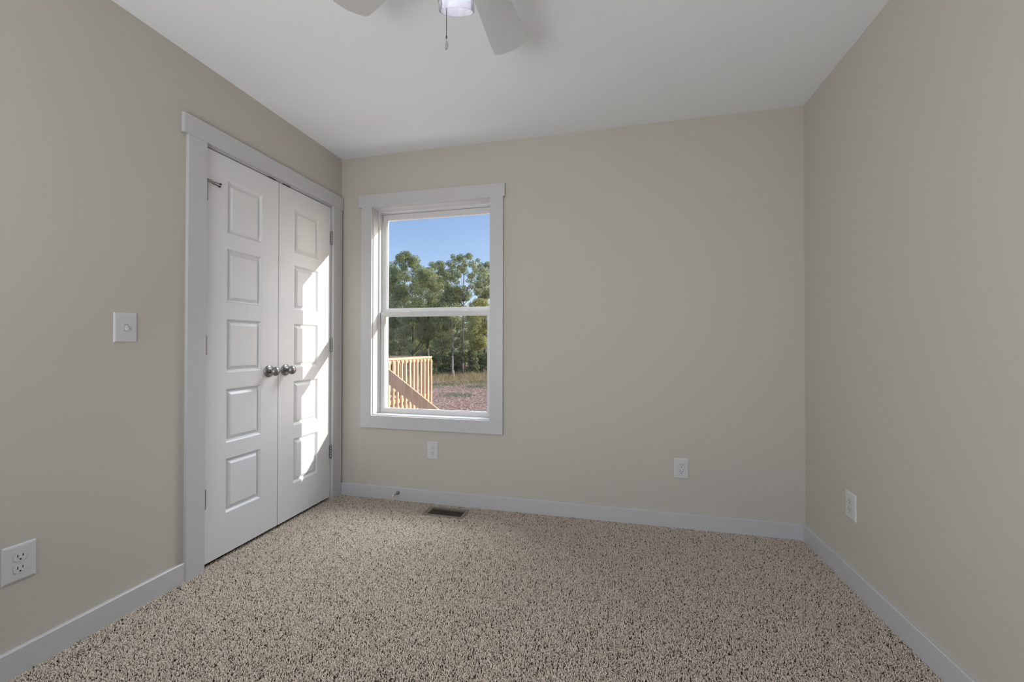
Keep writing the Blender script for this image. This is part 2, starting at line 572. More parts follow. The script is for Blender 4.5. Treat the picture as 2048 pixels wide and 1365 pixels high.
def door_leaf(bm, y0, y1, p0, p1):
    t = bmesh.new()
    rec = 0.0004
    def V(y, z, d): return t.verts.new((XD - d, y, z))
    def quad(a, b, c, e): t.faces.new((V(*a), V(*b), V(*c), V(*e)))
    # stiles
    for a, b in ((y0, p0), (p1, y1)):
        quad((a, ZD0, 0), (b, ZD0, 0), (b, ZD1, 0), (a, ZD1, 0))
    for p in (p0, p1):
        quad((p, ZD0, 0), (p, ZD0, rec), (p, ZD1, rec), (p, ZD1, 0))
    # rails
    zs = [ZD0] + [z for pr in PZ for z in pr] + [ZD1]
    for i in range(0, len(zs), 2):
        quad((p0, zs[i], rec), (p1, zs[i], rec), (p1, zs[i + 1], rec), (p0, zs[i + 1], rec))
    # raised panels
    prof = [(0.0, rec), (0.003, 0.0030), (0.0100, 0.0125), (0.0130, 0.0135), (0.0150, 0.0135), (0.0310, 0.0030), (0.0325, 0.0027)]
    for z0, z1 in PZ:
        rings = []
        for ins, d in prof:
            rings.append([V(p0 + ins, z0 + ins, d), V(p1 - ins, z0 + ins, d), V(p1 - ins, z1 - ins, d), V(p0 + ins, z1 - ins, d)])
        for a, b in zip(rings, rings[1:]):
            for k in range(4):
                t.faces.new((a[k], a[(k + 1) % 4], b[(k + 1) % 4], b[k]))
        t.faces.new(rings[-1])
    # edges and back
    dk = 0.035
    quad((y0, ZD0, 0), (y0, ZD0, dk), (y0, ZD1, dk), (y0, ZD1, 0))
    quad((y1, ZD0, 0), (y1, ZD0, dk), (y1, ZD1, dk), (y1, ZD1, 0))
    quad((y0, ZD0, dk), (y1, ZD0, dk), (y1, ZD1, dk), (y0, ZD1, dk))
    quad((y0, ZD0, 0), (y1, ZD0, 0), (y1, ZD0, dk), (y0, ZD0, dk))
    quad((y0, ZD1, 0), (y1, ZD1, 0), (y1, ZD1, dk), (y0, ZD1, dk))
    bmesh.ops.remove_doubles(t, verts=t.verts, dist=0.00005)
    bmesh.ops.recalc_face_normals(t, faces=t.faces)
    merge(bm, t)

def knob(parent, y, z):
    bm = B()
    lathe(bm, [(0.0, 0.0), (0.0335, 0.0), (0.0345, 0.002), (0.0335, 0.005), (0.028, 0.009), (0.018, 0.011), (0.0125, 0.0125)], 40, along((XD, y, z), (1, 0, 0)))
    k = obj('knob_rose', bm, M['nickel'], parent)
    auto_smooth(k, 50)
    bm = B()
    pr = [(0.0118, 0.010), (0.0112, 0.022), (0.0125, 0.026)]
    for i in range(13):
        a = -1.02 + i / 12 * (1.02 + 1.35)
        pr.append((0.0262 * math.cos(a), 0.047 + 0.0205 * math.sin(a)))
    pr += [(0.0, 0.0675)]
    lathe(bm, pr, 40, along((XD, y, z), (1, 0, 0)))
    k = obj('door_knob', bm, M['nickel'], parent)
    auto_smooth(k, 60)

def hinge(parent, y, zc, side):
    bm = B()
    h = 0.0455
    x = XL + 0.0052
    n = 5
    for i in range(n):
        a = zc - h + 2 * h * i / n; b = zc - h + 2 * h * (i + 1) / n
        lathe(bm, [(0.0, a + 0.0004), (0.0058, a + 0.0004), (0.0062, a + 0.001), (0.0062, b - 0.001), (0.0058, b - 0.0004), (0.0, b - 0.0004)], 16, Matrix.Translation((x, y, 0)))
    lathe(bm, [(0.0, zc + h), (0.0045, zc + h), (0.0048, zc + h + 0.002), (0.003, zc + h + 0.005), (0.0, zc + h + 0.0055)], 14, Matrix.Translation((x, y, 0)))
    lathe(bm, [(0.0, zc - h - 0.004), (0.003, zc - h - 0.0035), (0.0045, zc - h), (0.0, zc - h)], 14, Matrix.Translation((x, y, 0)))
    box(bm, XL - 0.004, XL + 0.002, y - 0.0095, y + 0.0095, zc - h, zc + h)
    o = obj('hinge', bm, M['hinge'], parent)
    auto_smooth(o, 40)
    return o

HZ = [1.835, 1.083, 0.336]
for (nm, y0, y1, p0, p1, kn, hy, lab) in (
        ('door_1', 1.5775, 2.0315, 1.6985, 1.9135, 1.9655, 1.5795, 'white five-panel closet door nearer the light switch'),
        ('door_2', 2.0370, 2.4945, 2.1585, 2.3735, 2.0900, 2.4985, 'white five-panel closet door nearer the window, part sunlit')):
    d = empty(nm, (XD, (y0 + y1) / 2, ZD0), lab, 'door', kind='structure')
    bm = B(); door_leaf(bm, y0, y1, p0, p1); obj('door_leaf', bm, M['door'], d)
    knob(d, kn, 0.932)
    for z in HZ:
        hinge(d, hy, z, 0)
    yc = 1.978 if nm == 'door_1' else 2.089
    bm = B(); box(bm, XL - 0.030, XL + 0.003, yc - 0.027, yc + 0.027, ZD1 + 0.0006, ZD1 + 0.0052, 0.0006)
    obj('strike_plate', bm, M['black_rubber'], d)
    if nm == 'door_1':
        # hinge-pin door stop: arm along the door with a rubber tip
        bm = B()
        z = 1.886
        box(bm, XL + 0.001, XL + 0.013, 1.579, 1.600, z - 0.0055, z + 0.0055, 0.001)
        tube(bm, [(XL + 0.008, 1.598, z + 0.001), (XL + 0.016, 1.640, z)], 0.0030, 10)
        s = obj('door_stop_arm', bm, M['hinge'], d)
        bm = B(); lathe(bm, [(0, 0), (0.0042, 0), (0.0048, 0.003), (0.0042, 0.009), (0, 0.010)], 16, along((XL + 0.015, 1.637, z), (0.25, 1, 0)))
        obj('rubber_bumper', bm, M['black_rubber'], s)
        bm = B(); tube(bm, [(XL + 0.006, 1.604, z - 0.006), (XL - 0.001, 1.652, z - 0.007)], 0.0022, 8)
        lathe(bm, [(0, 0), (0.0045, 0), (0.0045, 0.006), (0, 0.007)], 14, along((XL - 0.0035, 1.652, z - 0.007), (1, 0, 0)))
        obj('rubber_bumper', bm, M['black_rubber'], s)

# ------------------------------------------------------------------ window casing
wf = YF - 0.018
tr = empty('trim_2', (-1.2, YF, 0.495), 'white flat casing around the window', 'window casing', kind='structure')
bm = B(); box(bm, -1.730, -1.6465, wf, YF, 0.5825, 2.0655, 0.0012); obj('side_casing', bm, M['trim'], tr)
bm = B(); box(bm, -0.7690, -0.6795, wf, YF, 0.5825, 2.0655, 0.0012); obj('side_casing', bm, M['trim'], tr)
bm = B(); box(bm, -1.750, -0.6680, wf - 0.001, YF, 2.0655, 2.1550, 0.0012); obj('head_casing', bm, M['trim'], tr)
bm = B(); box(bm, -1.730, -0.6795, wf, YF, 0.4950, 0.5825, 0.0012); obj('apron', bm, M['trim'], tr)

# ------------------------------------------------------------------ window: double hung, vinyl
win = empty('window_1', (-1.208, YF + 0.07, 0.58), 'white double-hung window looking out on the woods', 'window', kind='structure')
JX0, JX1, JZ0, JZ1 = -1.641, -0.775, 0.588, 2.060
YJ = 2.682
bm = B()   # jamb extension boards
box(bm, WX0, JX0, YF + 0.0002, YJ, WZ0, WZ1)
box(bm, JX1, WX1, YF + 0.0002, YJ, WZ0, WZ1)
box(bm, JX0, JX1, YF + 0.0002, YJ, WZ0, JZ0)
box(bm, JX0, JX1, YF + 0.0002, YJ, JZ1, WZ1)
obj('jamb', bm, M['trim'], win)
bm = B()   # vinyl frame with stepped stops
def ring(bm, x0, x1, z0, z1, w, y0, y1, bev=0.0008, sides='lrbt'):
    if 'l' in sides: box(bm, x0, x0 + w, y0, y1, z0, z1, bev)
    if 'r' in sides: box(bm, x1 - w, x1, y0, y1, z0, z1, bev)
    if 'b' in sides: box(bm, x0 + w, x1 - w, y0, y1, z0, z0 + w, bev)
    if 't' in sides: box(bm, x0 + w, x1 - w, y0, y1, z1 - w, z1, bev)
ring(bm, JX0 - 0.004, JX1 + 0.004, JZ0 - 0.010, JZ1 + 0.004, 0.0145, YJ - 0.004, 2.690, sides='lrt')
ring(bm, JX0 - 0.010, JX1 + 0.010, JZ0 - 0.010, JZ1 + 0.006, 0.017, 2.688, 2.711)
ring(bm, JX0 - 0.010, JX1 + 0.010, JZ0 - 0.010, JZ1 + 0.006, 0.022, 2.709, 2.715, sides='lt')
ring(bm, JX0 - 0.010, JX1 + 0.010, JZ0 - 0.010, JZ1 + 0.006, 0.017, 2.713, 2.735)
# outer part: deep head, sill and side facing the sun
box(bm, JX0 - 0.02, JX0 + 0.012, 2.735, 2.80, JZ0 - 0.01, JZ1 + 0.006)
box(bm, JX0 + 0.012, WX1 + 0.05, 2.735, 2.772, 2.011, 2.076)
box(bm, JX0 - 0.02, WX1 + 0.05, 2.735, 2.80, JZ0 - 0.03, JZ0 + 0.004)
obj('window_frame', bm, M['vinyl'], win)

def sash(name, x0, x1, z0, z1, y0, y1, wl, wr, wb, wt, yg):
    bm = B()
    box(bm, x0, x0 + wl, y0, y1, z0, z1, 0.0015)
    box(bm, x1 - wr, x1, y0, y1, z0, z1, 0.0015)
    box(bm, x0 + wl, x1 - wr, y0, y1, z0, z0 + wb, 0.0015)
    box(bm, x0 + wl, x1 - wr, y0, y1, z1 - wt, z1, 0.0015)
    # glazing bead
    b = 0.006
    ring(bm, x0 + wl - 0.001, x1 - wr + 0.001, z0 + wb - 0.001, z1 - wt + 0.001, b, y0 + 0.007, y1 - 0.002, 0.0008, sides='lbt')
    s = obj(name, bm, M['vinyl'], win)
    bm = B()
    box(bm, x0 + wl - 0.003, x1 - wr + 0.003, yg, yg + 0.003, z0 + wb - 0.003, z1 - wt + 0.003)
    obj('pane', bm, M['pane'], s)
    return s
up = sash('upper_sash', -1.627, -0.787, 1.301, 2.043, 2.716, 2.734, 0.030, 0.014, 0.046, 0.035, 2.725)
lo = sash('lower_sash', -1.6255, -0.7905, 0.589, 1.323, 2.6885, 2.712, 0.027, 0.024, 0.030, 0.030, 2.701)
for xc in (-1.435, -0.975):
    bm = B()
    box(bm, xc - 0.028, xc + 0.028, 2.693, 2.711, 1.3225, 1.3255, 0.001)
    box(bm, xc - 0.006, xc + 0.024, 2.698, 2.709, 1.3250, 1.3300, 0.0015)
    obj('sash_latch', bm, M['vinyl'], lo)
bm = B()
box(bm, JX0 + 0.012, WX1 + 0.04, 2.762, 2.775, 1.303, 1.332, 0.001)
obj('screen_rail', bm, M['vinyl'], win)

# made-up window behind the camera, added for its light: same build, wider, plain
added_win = empty('added_window', (-0.42, YB, BZ0), 'made-up wide white-framed window in the unseen wall behind the viewer', 'window', kind='structure')
bm = B()
ring(bm, BX0, BX1, BZ0, BZ1, 0.03, YB - T, YB)
box(bm, -0.435, -0.405, YB - T + 0.02, YB - 0.03, BZ0 + 0.03, BZ1 - 0.03)
obj('window_frame', bm, M['vinyl'], added_win)
bm = B()
ring(bm, BX0 - 0.085, BX1 + 0.085, BZ0 - 0.085, BZ1 + 0.085, 0.085, YB, YB + 0.018)
obj('casing', bm, M['trim'], added_win)

# ================================================================== CARPET
vx0, vx1, vy0, vy1 = -1.168, -0.894, 2.416, 2.553       # floor register
def carpet():
    def grid(sp_, x0, x1, y0, y1):
        gx, gy = np.meshgrid(np.arange(x0, x1, sp_), np.arange(y0, y1, sp_))
        k = sp_ * 0.45
        return gx.ravel() + RNG.uniform(-k, k, gx.size), gy.ravel() + RNG.uniform(-k, k, gy.size), np.full(gx.size, sp_ / 0.0039)
    G = [grid(0.0039, XL + 0.004, XR - 0.004, 0.25, YF - 0.006),
         grid(0.0090, XL + 0.006, XR - 0.004, YB + 0.02, 0.25),
         grid(0.0039, XL - 0.030, XL + 0.004, 1.575, 2.498)]
    gx, gy, sc = [np.concatenate(a) for a in zip(*G)]
    keep = ~((gx > vx0 - .002) & (gx < vx1 + .002) & (gy > vy0 - .002) & (gy < vy1 + .002))
    gx, gy, sc = gx[keep], gy[keep], sc[keep]
    n = gx.size
    # yarns gather in small irregular clumps with dark gaps between them
    cw = 0.0105
    ca_, sa_ = math.cos(0.55), math.sin(0.55)
    ux = gx * ca_ - gy * sa_ + .0045 * np.sin(gy * 160) + .003 * np.sin(gx * 410 + 1.3)
    uy = gx * sa_ + gy * ca_ + .0045 * np.sin(gx * 145 + 2.0) + .003 * np.sin(gy * 390)
    iy = np.floor(uy / cw)
    ix = np.floor(ux / cw + 0.5 * (iy % 2))
    key = ((ix.astype(np.int64) + 4000) * 9001 + iy.astype(np.int64) + 4000)
    uq, inv = np.unique(key, return_inverse=True)
    cnt = np.bincount(inv)
    mx_ = np.bincount(inv, gx) / cnt
    my_ = np.bincount(inv, gy) / cnt
    pull = RNG.uniform(0.02, 0.34, len(uq))[inv] * (sc < 1.5)
    gx = gx + (mx_[inv] - gx) * pull
    gy = gy + (my_[inv] - gy) * pull
    # and lean together
    def field(k, a, ph):
        return np.sin(gx * k + 3.1 * np.sin(gy * k * .7 + ph)) * np.cos(gy * k * 1.1 + 2.3 * np.sin(gx * k * .6 + a))
    ang = 3.0 * field(380, .4, 1.1) + 2.0 * field(170, 2.0, .3) + RNG.normal(0, .7, n)
    lean = np.abs(RNG.normal(.0036, .0013, n)) * sc
    lx, ly = np.cos(ang) * lean, np.sin(ang) * lean
    h = .0122 + RNG.normal(0, .0012, n)
    r = np.clip(RNG.normal(.0017, .0003, n), .0011, .0024) * sc
    rot = RNG.uniform(0, 6.28, n)
    lev = [(0.0, 0.0, .7), (.70, .45, 1.05), (1.0, 1.05, .75)]
    V = np.zeros((n, 9, 3), np.float32)
    for li, (hh, lf, rf) in enumerate(lev):
        for k in range(3):
            a = rot + k * 2.0944 + li * .5
            V[:, li * 3 + k, 0] = gx + lx * lf + np.cos(a) * r * rf
            V[:, li * 3 + k, 1] = gy + ly * lf + np.sin(a) * r * rf
            V[:, li * 3 + k, 2] = FL - .0006 + h * hh
    np.clip(V[:, :, 0], XL - 0.04, XR - bt + .002, out=V[:, :, 0])
    np.clip(V[:, :, 1], YB, YF - bt + .002, out=V[:, :, 1])
    q = []
    for li in range(2):
        for k in range(3):
            q.append((li * 3 + k, li * 3 + (k + 1) % 3, li * 3 + 3 + (k + 1) % 3, li * 3 + 3 + k))
    q = np.array(q, np.int32)
    base = (np.arange(n, dtype=np.int32) * 9)[:, None]
    side = (q.reshape(1, -1) + base)                       # 6 quads
    cap = np.array([[6, 7, 8]], np.int32) + base           # closing triangle
    loops = np.concatenate([side, cap], 1).reshape(-1)
    tot = np.tile(np.array([4] * 6 + [3], np.int32), n)
    start = np.concatenate([[0], np.cumsum(tot)[:-1]]).astype(np.int32)
    me = bpy.data.meshes.new('carpet')
    me.vertices.add(n * 9); me.vertices.foreach_set('co', V.ravel())
    me.loops.add(len(loops)); me.loops.foreach_set('vertex_index', loops)
    me.polygons.add(len(tot)); me.polygons.foreach_set('loop_start', start); me.polygons.foreach_set('loop_total', tot)
    me.polygons.foreach_set('use_smooth', np.ones(len(tot), bool))
    me.update(calc_edges=True)
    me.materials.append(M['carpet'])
    o = bpy.data.objects.new('carpet', me)
    COL.objects.link(o)
    return o
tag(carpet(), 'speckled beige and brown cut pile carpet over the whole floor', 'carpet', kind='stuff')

# ------------------------------------------------------------------ floor register
vent = empty('floor_vent', ((vx0 + vx1) / 2, (vy0 + vy1) / 2, FL), 'brown metal floor register set in the carpet below the window', 'floor vent')
bm = B()
zt = 0.0012
sx0, sx1, sy0, sy1 = vx0 + 0.031, vx1 - 0.020, vy0 + 0.022, vy1 - 0.018
box(bm, vx0, vx1, vy0, sy0, FL, zt, 0.002); box(bm, vx0, vx1, sy1, vy1, FL, zt, 0.002)
box(bm, vx0, sx0, sy0 - .003, sy1 + .003, FL, zt, 0.002); box(bm, sx1, vx1, sy0 - .003, sy1 + .003, FL, zt, 0.002)
obj('face_plate', bm, M['vent'], vent)
bm = B()
ns = 19
for i in range(1, ns):
    x = sx0 + (sx1 - sx0) * i / ns
    box(bm, x - 0.0008, x + 0.0008, sy0 - .002, sy1 + .002, zt - 0.0022, zt - 0.0010)
obj('louver', bm, M['vent'], vent)
bm = B(); box(bm, vx0 + .004, vx1 - .004, vy0 + .004, vy1 - .004, FL - 0.0005, FL + 0.0015); obj('duct_shade', bm, M['vent_dark'], vent)  # flat dark sheet in place of a shaded opening
bm = B(); box(bm, vx0 + .012, vx0 + .017, vy0 + .030, vy0 + .060, zt - .002, zt + 0.004, 0.001); obj('damper_lever', bm, M['vent'], vent)

# ------------------------------------------------------------------ switch and outlets (local frame: wall plane XZ, facing -Y)
def plate_bm(w, h, d=0.0058):
    bm = B(); t = bmesh.new()
    rings = []
    for ins, y in ((0.0, 0.0), (0.0003, -0.0022), (0.0028, -0.0046), (0.0068, -d), (0.0085, -d - 0.0001)):
        rings.append([t.verts.new((sx * (w / 2 - ins), y, sz * (h / 2 - ins))) for sx, sz in ((-1, -1), (1, -1), (1, 1), (-1, 1))])
    for a, b in zip(rings, rings[1:]):
        for k in range(4):
            t.faces.new((a[k], a[(k + 1) % 4], b[(k + 1) % 4], b[k]))
    t.faces.new(rings[-1]); t.faces.new(rings[0])
    bmesh.ops.recalc_face_normals(t, faces=t.faces)
    merge(bm, t)
    return bm

def recept_outline(s=1.0):
    pts = []
    for i in range(48):
        a = 2 * math.pi * i / 48
        x, z = 0.0172 * math.cos(a), 0.0172 * math.sin(a)
        z = max(-0.0142, min(0.0142, z))
        pts.append((x * s, z * s))
    out = []
    for p in pts:
        if not out or (Vector(p) - Vector(out[-1])).length > 1e-5: out.append(p)
    return out

def screw_bm(z, y):
    bm = B()
    lathe(bm, [(0.0, 0.0), (0.0036, 0.0), (0.0033, 0.0008), (0.0, 0.0012)], 18, along((0, y, z), (0, -1, 0)))
    return bm

OUT_GROUP = None
def make_outlet():
    o = empty('wall_outlet', (0, 0, 0), '', '')
    obj('cover_plate', plate_bm(0.0815, 0.1215), M['plastic'], o, local=True)
    for zc in (0.0195, -0.0195):
        bm = B()
        # dark seam around the receptacle face
        prism(bm, [(x, z + zc) for x, z in recept_outline(1.025)], 'y', -0.0050, -0.00605)
        seam = obj('receptacle_seam', bm, M['seam'], o, local=True)
        bm = B()
        prism(bm, [(x, z + zc) for x, z in recept_outline(1.0)], 'y', -0.0050, -0.0076, 0.0006)
        rc = obj('receptacle', bm, M['plastic'], o, local=True)
        for sx, hh in ((-0.0063, 0.0046), (0.0063, 0.0038)):
            bm = B(); box(bm, sx - 0.0012, sx + 0.0012, -0.0079, -0.0060, zc + 0.0035 - hh, zc + 0.0035 + hh)
            obj('slot', bm, M['dark'], rc, local=True)
        bm = B()
        lathe(bm, [(0, 0), (0.0026, 0), (0.0026, 0.0019), (0, 0.0019)], 16, along((0, -0.0060, zc - 0.0082), (0, -1, 0)))
        obj('ground_hole', bm, M['dark'], rc, local=True)
    obj('screw', screw_bm(0, -0.0058), M['plastic'], o, local=True)
    return o
ol = make_outlet()
spots = [((XL, 0.9450, 0.3655), math.pi / 2, 'white duplex outlet on the closet wall near the floor, nearest the viewer'),
         ((-1.1800, YF, 0.3590), 0.0, 'white duplex outlet on the far wall just below the window'),
         ((0.4180, YF, 0.3500), 0.0, 'white duplex outlet on the far wall away from the window'),
         ((XR, 2.1650, 0.3590), -math.pi / 2, 'white duplex outlet on the bare right wall near the corner')]
for i, (p, rz, lab) in enumerate(spots):
    c = ol if i == 0 else copy_tree(ol)
    c.location = p
    c.rotation_euler = (0, 0, rz)
    tag(c, lab, 'outlet', 'duplex wall outlets')

sw = empty('light_switch', (0, 0, 0), 'white toggle light switch on the wall beside the closet doors', 'light switch')
obj('cover_plate', plate_bm(0.0815, 0.1205), M['plastic'], sw, local=True)
bm = B(); box(bm, -0.0058, 0.0058, -0.0062, -0.004, -0.0130, 0.0130); obj('toggle_slot', bm, M['seam'], sw, local=True)
bm = B(); prism(bm, [(-0.0055, 0.0115), (-0.0072, 0.0110), (-0.0150, -0.0065), (-0.0185, -0.0105), (-0.0165, -0.0135), (-0.0100, -0.0120), (-0.0055, -0.0105)], 'x', -0.0046, 0.0046, 0.0007)
obj('toggle', bm, M['plastic'], sw, local=True)
for z in (0.0302, -0.0302):
    obj('screw', screw_bm(z, -0.0058), M['plastic'], sw, local=True)
sw.location = (XL, 1.2440, 1.1545)
sw.rotation_euler = (0, 0, math.pi / 2)

# ------------------------------------------------------------------ baseboard door stop
ds = empty('door_stop', (-1.432, YF - bt, 0.054), 'small metal door stop with a pale tip, on the far baseboard left of the vent', 'door stop')
bm = B()
lathe(bm, [(0, 0), (0.0135, 0), (0.0135, 0.003), (0.009, 0.009), (0.0058, 0.012)], 20, along((-1.432, YF - bt, 0.054), (0, -1, 0)))
auto_smooth(obj('mounting_flange', bm, M['hinge'], ds))
bm = B(); tube(bm, [(-1.432, YF - bt - 0.010, 0.054), (-1.432, YF - bt - 0.060, 0.0525)], 0.0045, 12); auto_smooth(obj('rod', bm, M['hinge'], ds))
bm = B(); lathe(bm, [(0, 0), (0.0075, 0), (0.0085, 0.006), (0.0085, 0.014), (0.006, 0.018), (0, 0.019)], 20, along((-1.432, YF - bt - 0.058, 0.0525), (0, -1, -0.03)))
auto_smooth(obj('rubber_tip', bm, M['rubber'], ds))

# ------------------------------------------------------------------ ceiling fan
FX, FY, ZB = -0.417, 1.076, 2.285
fan = empty('ceiling_fan', (FX, FY, ZC), 'white five-blade ceiling fan with a glass light shade and pull chain', 'ceiling fan')
bm = B()
lathe(bm, [(0.0, ZC), (0.085, ZC), (0.087, ZC - 0.01), (0.075, ZC - 0.035), (0.055, ZC - 0.045)], 40, Matrix.Translation((FX, FY, 0)))
auto_smooth(obj('canopy', bm, M['fan_body'], fan))
bm = B()
lathe(bm, [(0.0, ZC - 0.04), (0.075, ZC - 0.045), (0.105, ZC - 0.065), (0.112, ZC - 0.10), (0.108, ZC - 0.15), (0.085, ZC - 0.185), (0.055, ZC - 0.195), (0.0, ZC - 0.195)], 48, Matrix.Translation((FX, FY, 0)))
auto_smooth(obj('motor_housing', bm, M['fan_body'], fan))
bm = B()
lathe(bm, [(0.0, ZC - 0.19), (0.052, ZC - 0.195), (0.056, ZC - 0.21), (0.056, ZC - 0.245), (0.050, ZC - 0.262), (0.030, ZC - 0.268), (0.0, ZC - 0.268)], 40, Matrix.Translation((FX, FY, 0)))
auto_smooth(obj('switch_housing', bm, M['fan_body'], fan))
PITCHB = math.radians(13)
for k in range(5):
    a = math.radians(86.0 + 72 * k)
    # blade outline in local coordinates (u along the radius, w across)
    out = []
    r0, r1 = 0.155, 0.530
    w0, w1 = 0.046, 0.0735
    out += [(r0, -w0), (r0 + 0.10, -w0 - 0.012)]
    def wid(u): return w0 + (w1 - w0) * min(1, (u - r0) / (r1 - r0) * 1.15)
    pts = [(r0, -wid(r0))] + [(u, -wid(u)) for u in (0.22, 0.30, 0.38, 0.46)]
    cr = 0.014
    # rounded tip
    pts += [(r1 - 0.026, -w1)]
    for t_ in (0.2, 0.5, 0.8): pts.append((r1 - 0.026 + cr * math.sin(t_ * 1.4), -w1 + cr * (1 - math.cos(t_ * 1.4))))
    for t_ in np.linspace(-0.8, 0.8, 9): pts.append((r1 - 0.012 * t_ * t_ * 1.2, t_ * w1))
    for t_ in (0.8, 0.5, 0.2): pts.append((r1 - 0.026 + cr * math.sin(t_ * 1.4), w1 - cr * (1 - math.cos(t_ * 1.4))))
    pts += [(r1 - 0.026, w1)] + [(u, wid(u)) for u in (0.46, 0.38, 0.30, 0.22)] + [(r0, wid(r0))]
    mt = Matrix.Translation((FX, FY, ZB)) @ Matrix.Rotation(a, 4, 'Z') @ Matrix.Rotation(-PITCHB, 4, 'X')
    t = bmesh.new(); prism(t, pts, 'z', -0.003, 0.003, 0.0)
    bm = B(); merge(bm, t, mt)
    bl = obj('blade', bm, M['blade'], fan)
    t = bmesh.new()
    box(t, 0.085, 0.115, -0.018, 0.018, 0.004, 0.010, 0.002)
    box(t, 0.110, 0.215, -0.012, 0.012, 0.003, 0.009, 0.002)
    box(t, 0.170, 0.205, -0.038, 0.038, 0.003, 0.008, 0.002)
    bm = B(); merge(bm, t, mt)
    obj('blade_iron', bm, M['fan_body'], bl)
# light kit: fitter, glass shade leaning outwards, bulb
SR = 0.0500
KT = math.radians(27)
kd = Vector((-sn, cs, 0))                              # the way this shade leans
kax = Vector((kd.x * math.sin(KT), kd.y * math.sin(KT), -math.cos(KT)))   # from socket to open end
KR = Vector((-0.4175, 1.0770, 2.0260))                 # centre of the open rim
SL = 0.118
def kit(h):                                            # local Z up the shade, 0 at the rim
    return along(KR, -kax)
bm = B()
lathe(bm, [(0.0, SL + 0.026), (0.030, SL + 0.024), (0.044, SL + 0.012), (0.047, SL - 0.004), (0.044, SL - 0.006), (0.0, SL - 0.002)], 40, kit(0))
ft = auto_smooth(obj('fitter', bm, M['nickel'], fan))
e0 = KR - kax * (SL + 0.020)
bm = B(); tube(bm, [e0, e0 - kax * 0.02 + Vector((0, 0, 0.01)), Vector((FX - 0.005, FY - 0.01, ZC - 0.262)), Vector((FX, FY, ZC - 0.25))], 0.011, 14)
auto_smooth(obj('arm', bm, M['fan_body'], ft))
bm = B()
pr = [(SR * 0.93, SL), (SR * 0.965, SL - 0.03), (SR * 0.99, 0.03), (SR, 0.002), (SR - 0.001, 0.0), (SR - 0.0035, 0.0), (SR - 0.0040, 0.002), (SR * 0.99 - 0.004, 0.03), (SR * 0.965 - 0.004, SL - 0.03), (SR * 0.93 - 0.004, SL)]
lathe(bm, pr, 56, kit(0), closed=False)
auto_smooth(obj('glass_shade', bm, M['shade'], fan), 60)
bm = B()
pr2 = [(0.0, SL), (0.013, SL), (0.013, SL - 0.018), (0.018, SL - 0.028)]
for i in range(11):
    an = -0.9 + i / 10 * (0.9 + math.pi / 2)
    pr2.append((max(0.0, 0.024 * math.cos(an)), SL - 0.050 - 0.024 * math.sin(an)))
bulb_m, bnt, bp_ = new_mat('bulb_glass')
bp_.inputs['Base Color'].default_value = (0.9, 0.9, 0.92, 1)
bp_.inputs['Roughness'].default_value = 0.3
bp_.inputs['Emission Color'].default_value = (0.97, 0.97, 1.0, 1)
bp_.inputs['Emission Strength'].default_value = 8.5
lathe(bm, pr2, 28, kit(0))
auto_smooth(obj('light_bulb', bm, bulb_m, fan), 60)
# pull switch strap and chain
ccx, ccy = -0.4373, 1.0500
bm = B()
pth = [at(883, -18, 1.10), at(876, -6, 1.10), at(876, 4, 1.10), at(879, 11, 1.10), at(883, 16, 1.10), at(884, 8, 1.10), at(882, -6, 1.10), at(880, -18, 1.10)]
tube(bm, pth, 0.0012, 8)
auto_smooth(obj('shade_clip', bm, M['hinge'], fan))
bm = B()
z = 2.175
while z > 1.9415:
    lathe(bm, [(0, -0.00155), (0.0011, -0.0011), (0.00155, 0), (0.0011, 0.0011), (0, 0.00155)], 8, Matrix.Translation((ccx, ccy, z)))
    z -= 0.0043
tube(bm, [(ccx, ccy, 2.176), (ccx, ccy, 1.94)], 0.00035, 5)
tube(bm, [(FX - 0.004, FY - 0.010, 2.186), (ccx - 0.002, ccy - 0.004, 2.180), (ccx, ccy, 2.170)], 0.0022, 8)
ch = obj('pull_chain', bm, M['chain'], fan)
bm = B()
lathe(bm, [(0, 0.0035), (0.0016, 0.003), (0.0022, 0.0), (0.0016, -0.003), (0.0011, -0.0055), (0, -0.006)], 12, Matrix.Translation((ccx, ccy, 1.9385)))
obj('bead', bm, M['black_rubber'], ch)
bm = B()
t = bmesh.new()
prism(t, [(0.0006, 0.0145), (0.0022, 0.0095), (0.0044, 0.0055), (0.0052, 0.0005), (0.0042, -0.0065), (0.0016, -0.0125), (-0.0012, -0.0135), (-0.0036, -0.0120), (-0.0040, -0.008), (-0.0032, -0.001), (-0.0016, 0.008), (-0.0006, 0.0145)], 'y', -0.0014, 0.0014, 0.0005)
merge(bm, t, Matrix.Translation((ccx, ccy, 1.9170)) @ Matrix.Rotation(YAW, 4, 'Z'))
tube(bm, [(ccx, ccy, 1.934), (ccx, ccy, 1.929)], 0.0008, 6)
obj('fob', bm, M['hinge'], ch)

# ================================================================== OUTSIDE
GZ = -1.10
def ground_z(x, y):
    return GZ + 0.0 * y + 0.012 * (x + 9.0) * np.clip((y - 6) / 20.0, 0, 1.4)
def ground():
    xs = np.linspace(-60, 25, 120); ys = np.linspace(YO + 0.15, 75, 120)
    gx, gy = np.meshgrid(xs, ys)
    gz = ground_z(gx, gy) + 0.02 * np.sin(gx * 2.1) * np.cos(gy * 1.7)
    V = np.stack([gx.ravel(), gy.ravel(), gz.ravel()], 1)
    n = 120
    i = np.arange(n - 1)[None] + (np.arange(n - 1) * n)[:, None]
    F = np.stack([i, i + 1, i + n + 1, i + n], -1).reshape(-1)
    return np_mesh('ground', V, F, 4, M['dirt'], smooth=True)
tag(ground(), 'bare reddish dirt yard strewn with straw', 'ground', kind='structure')

def on_ground(px, depth):
    p = at(px, 690, depth)
    p.z = float(ground_z(p.x, p.y))
    return p

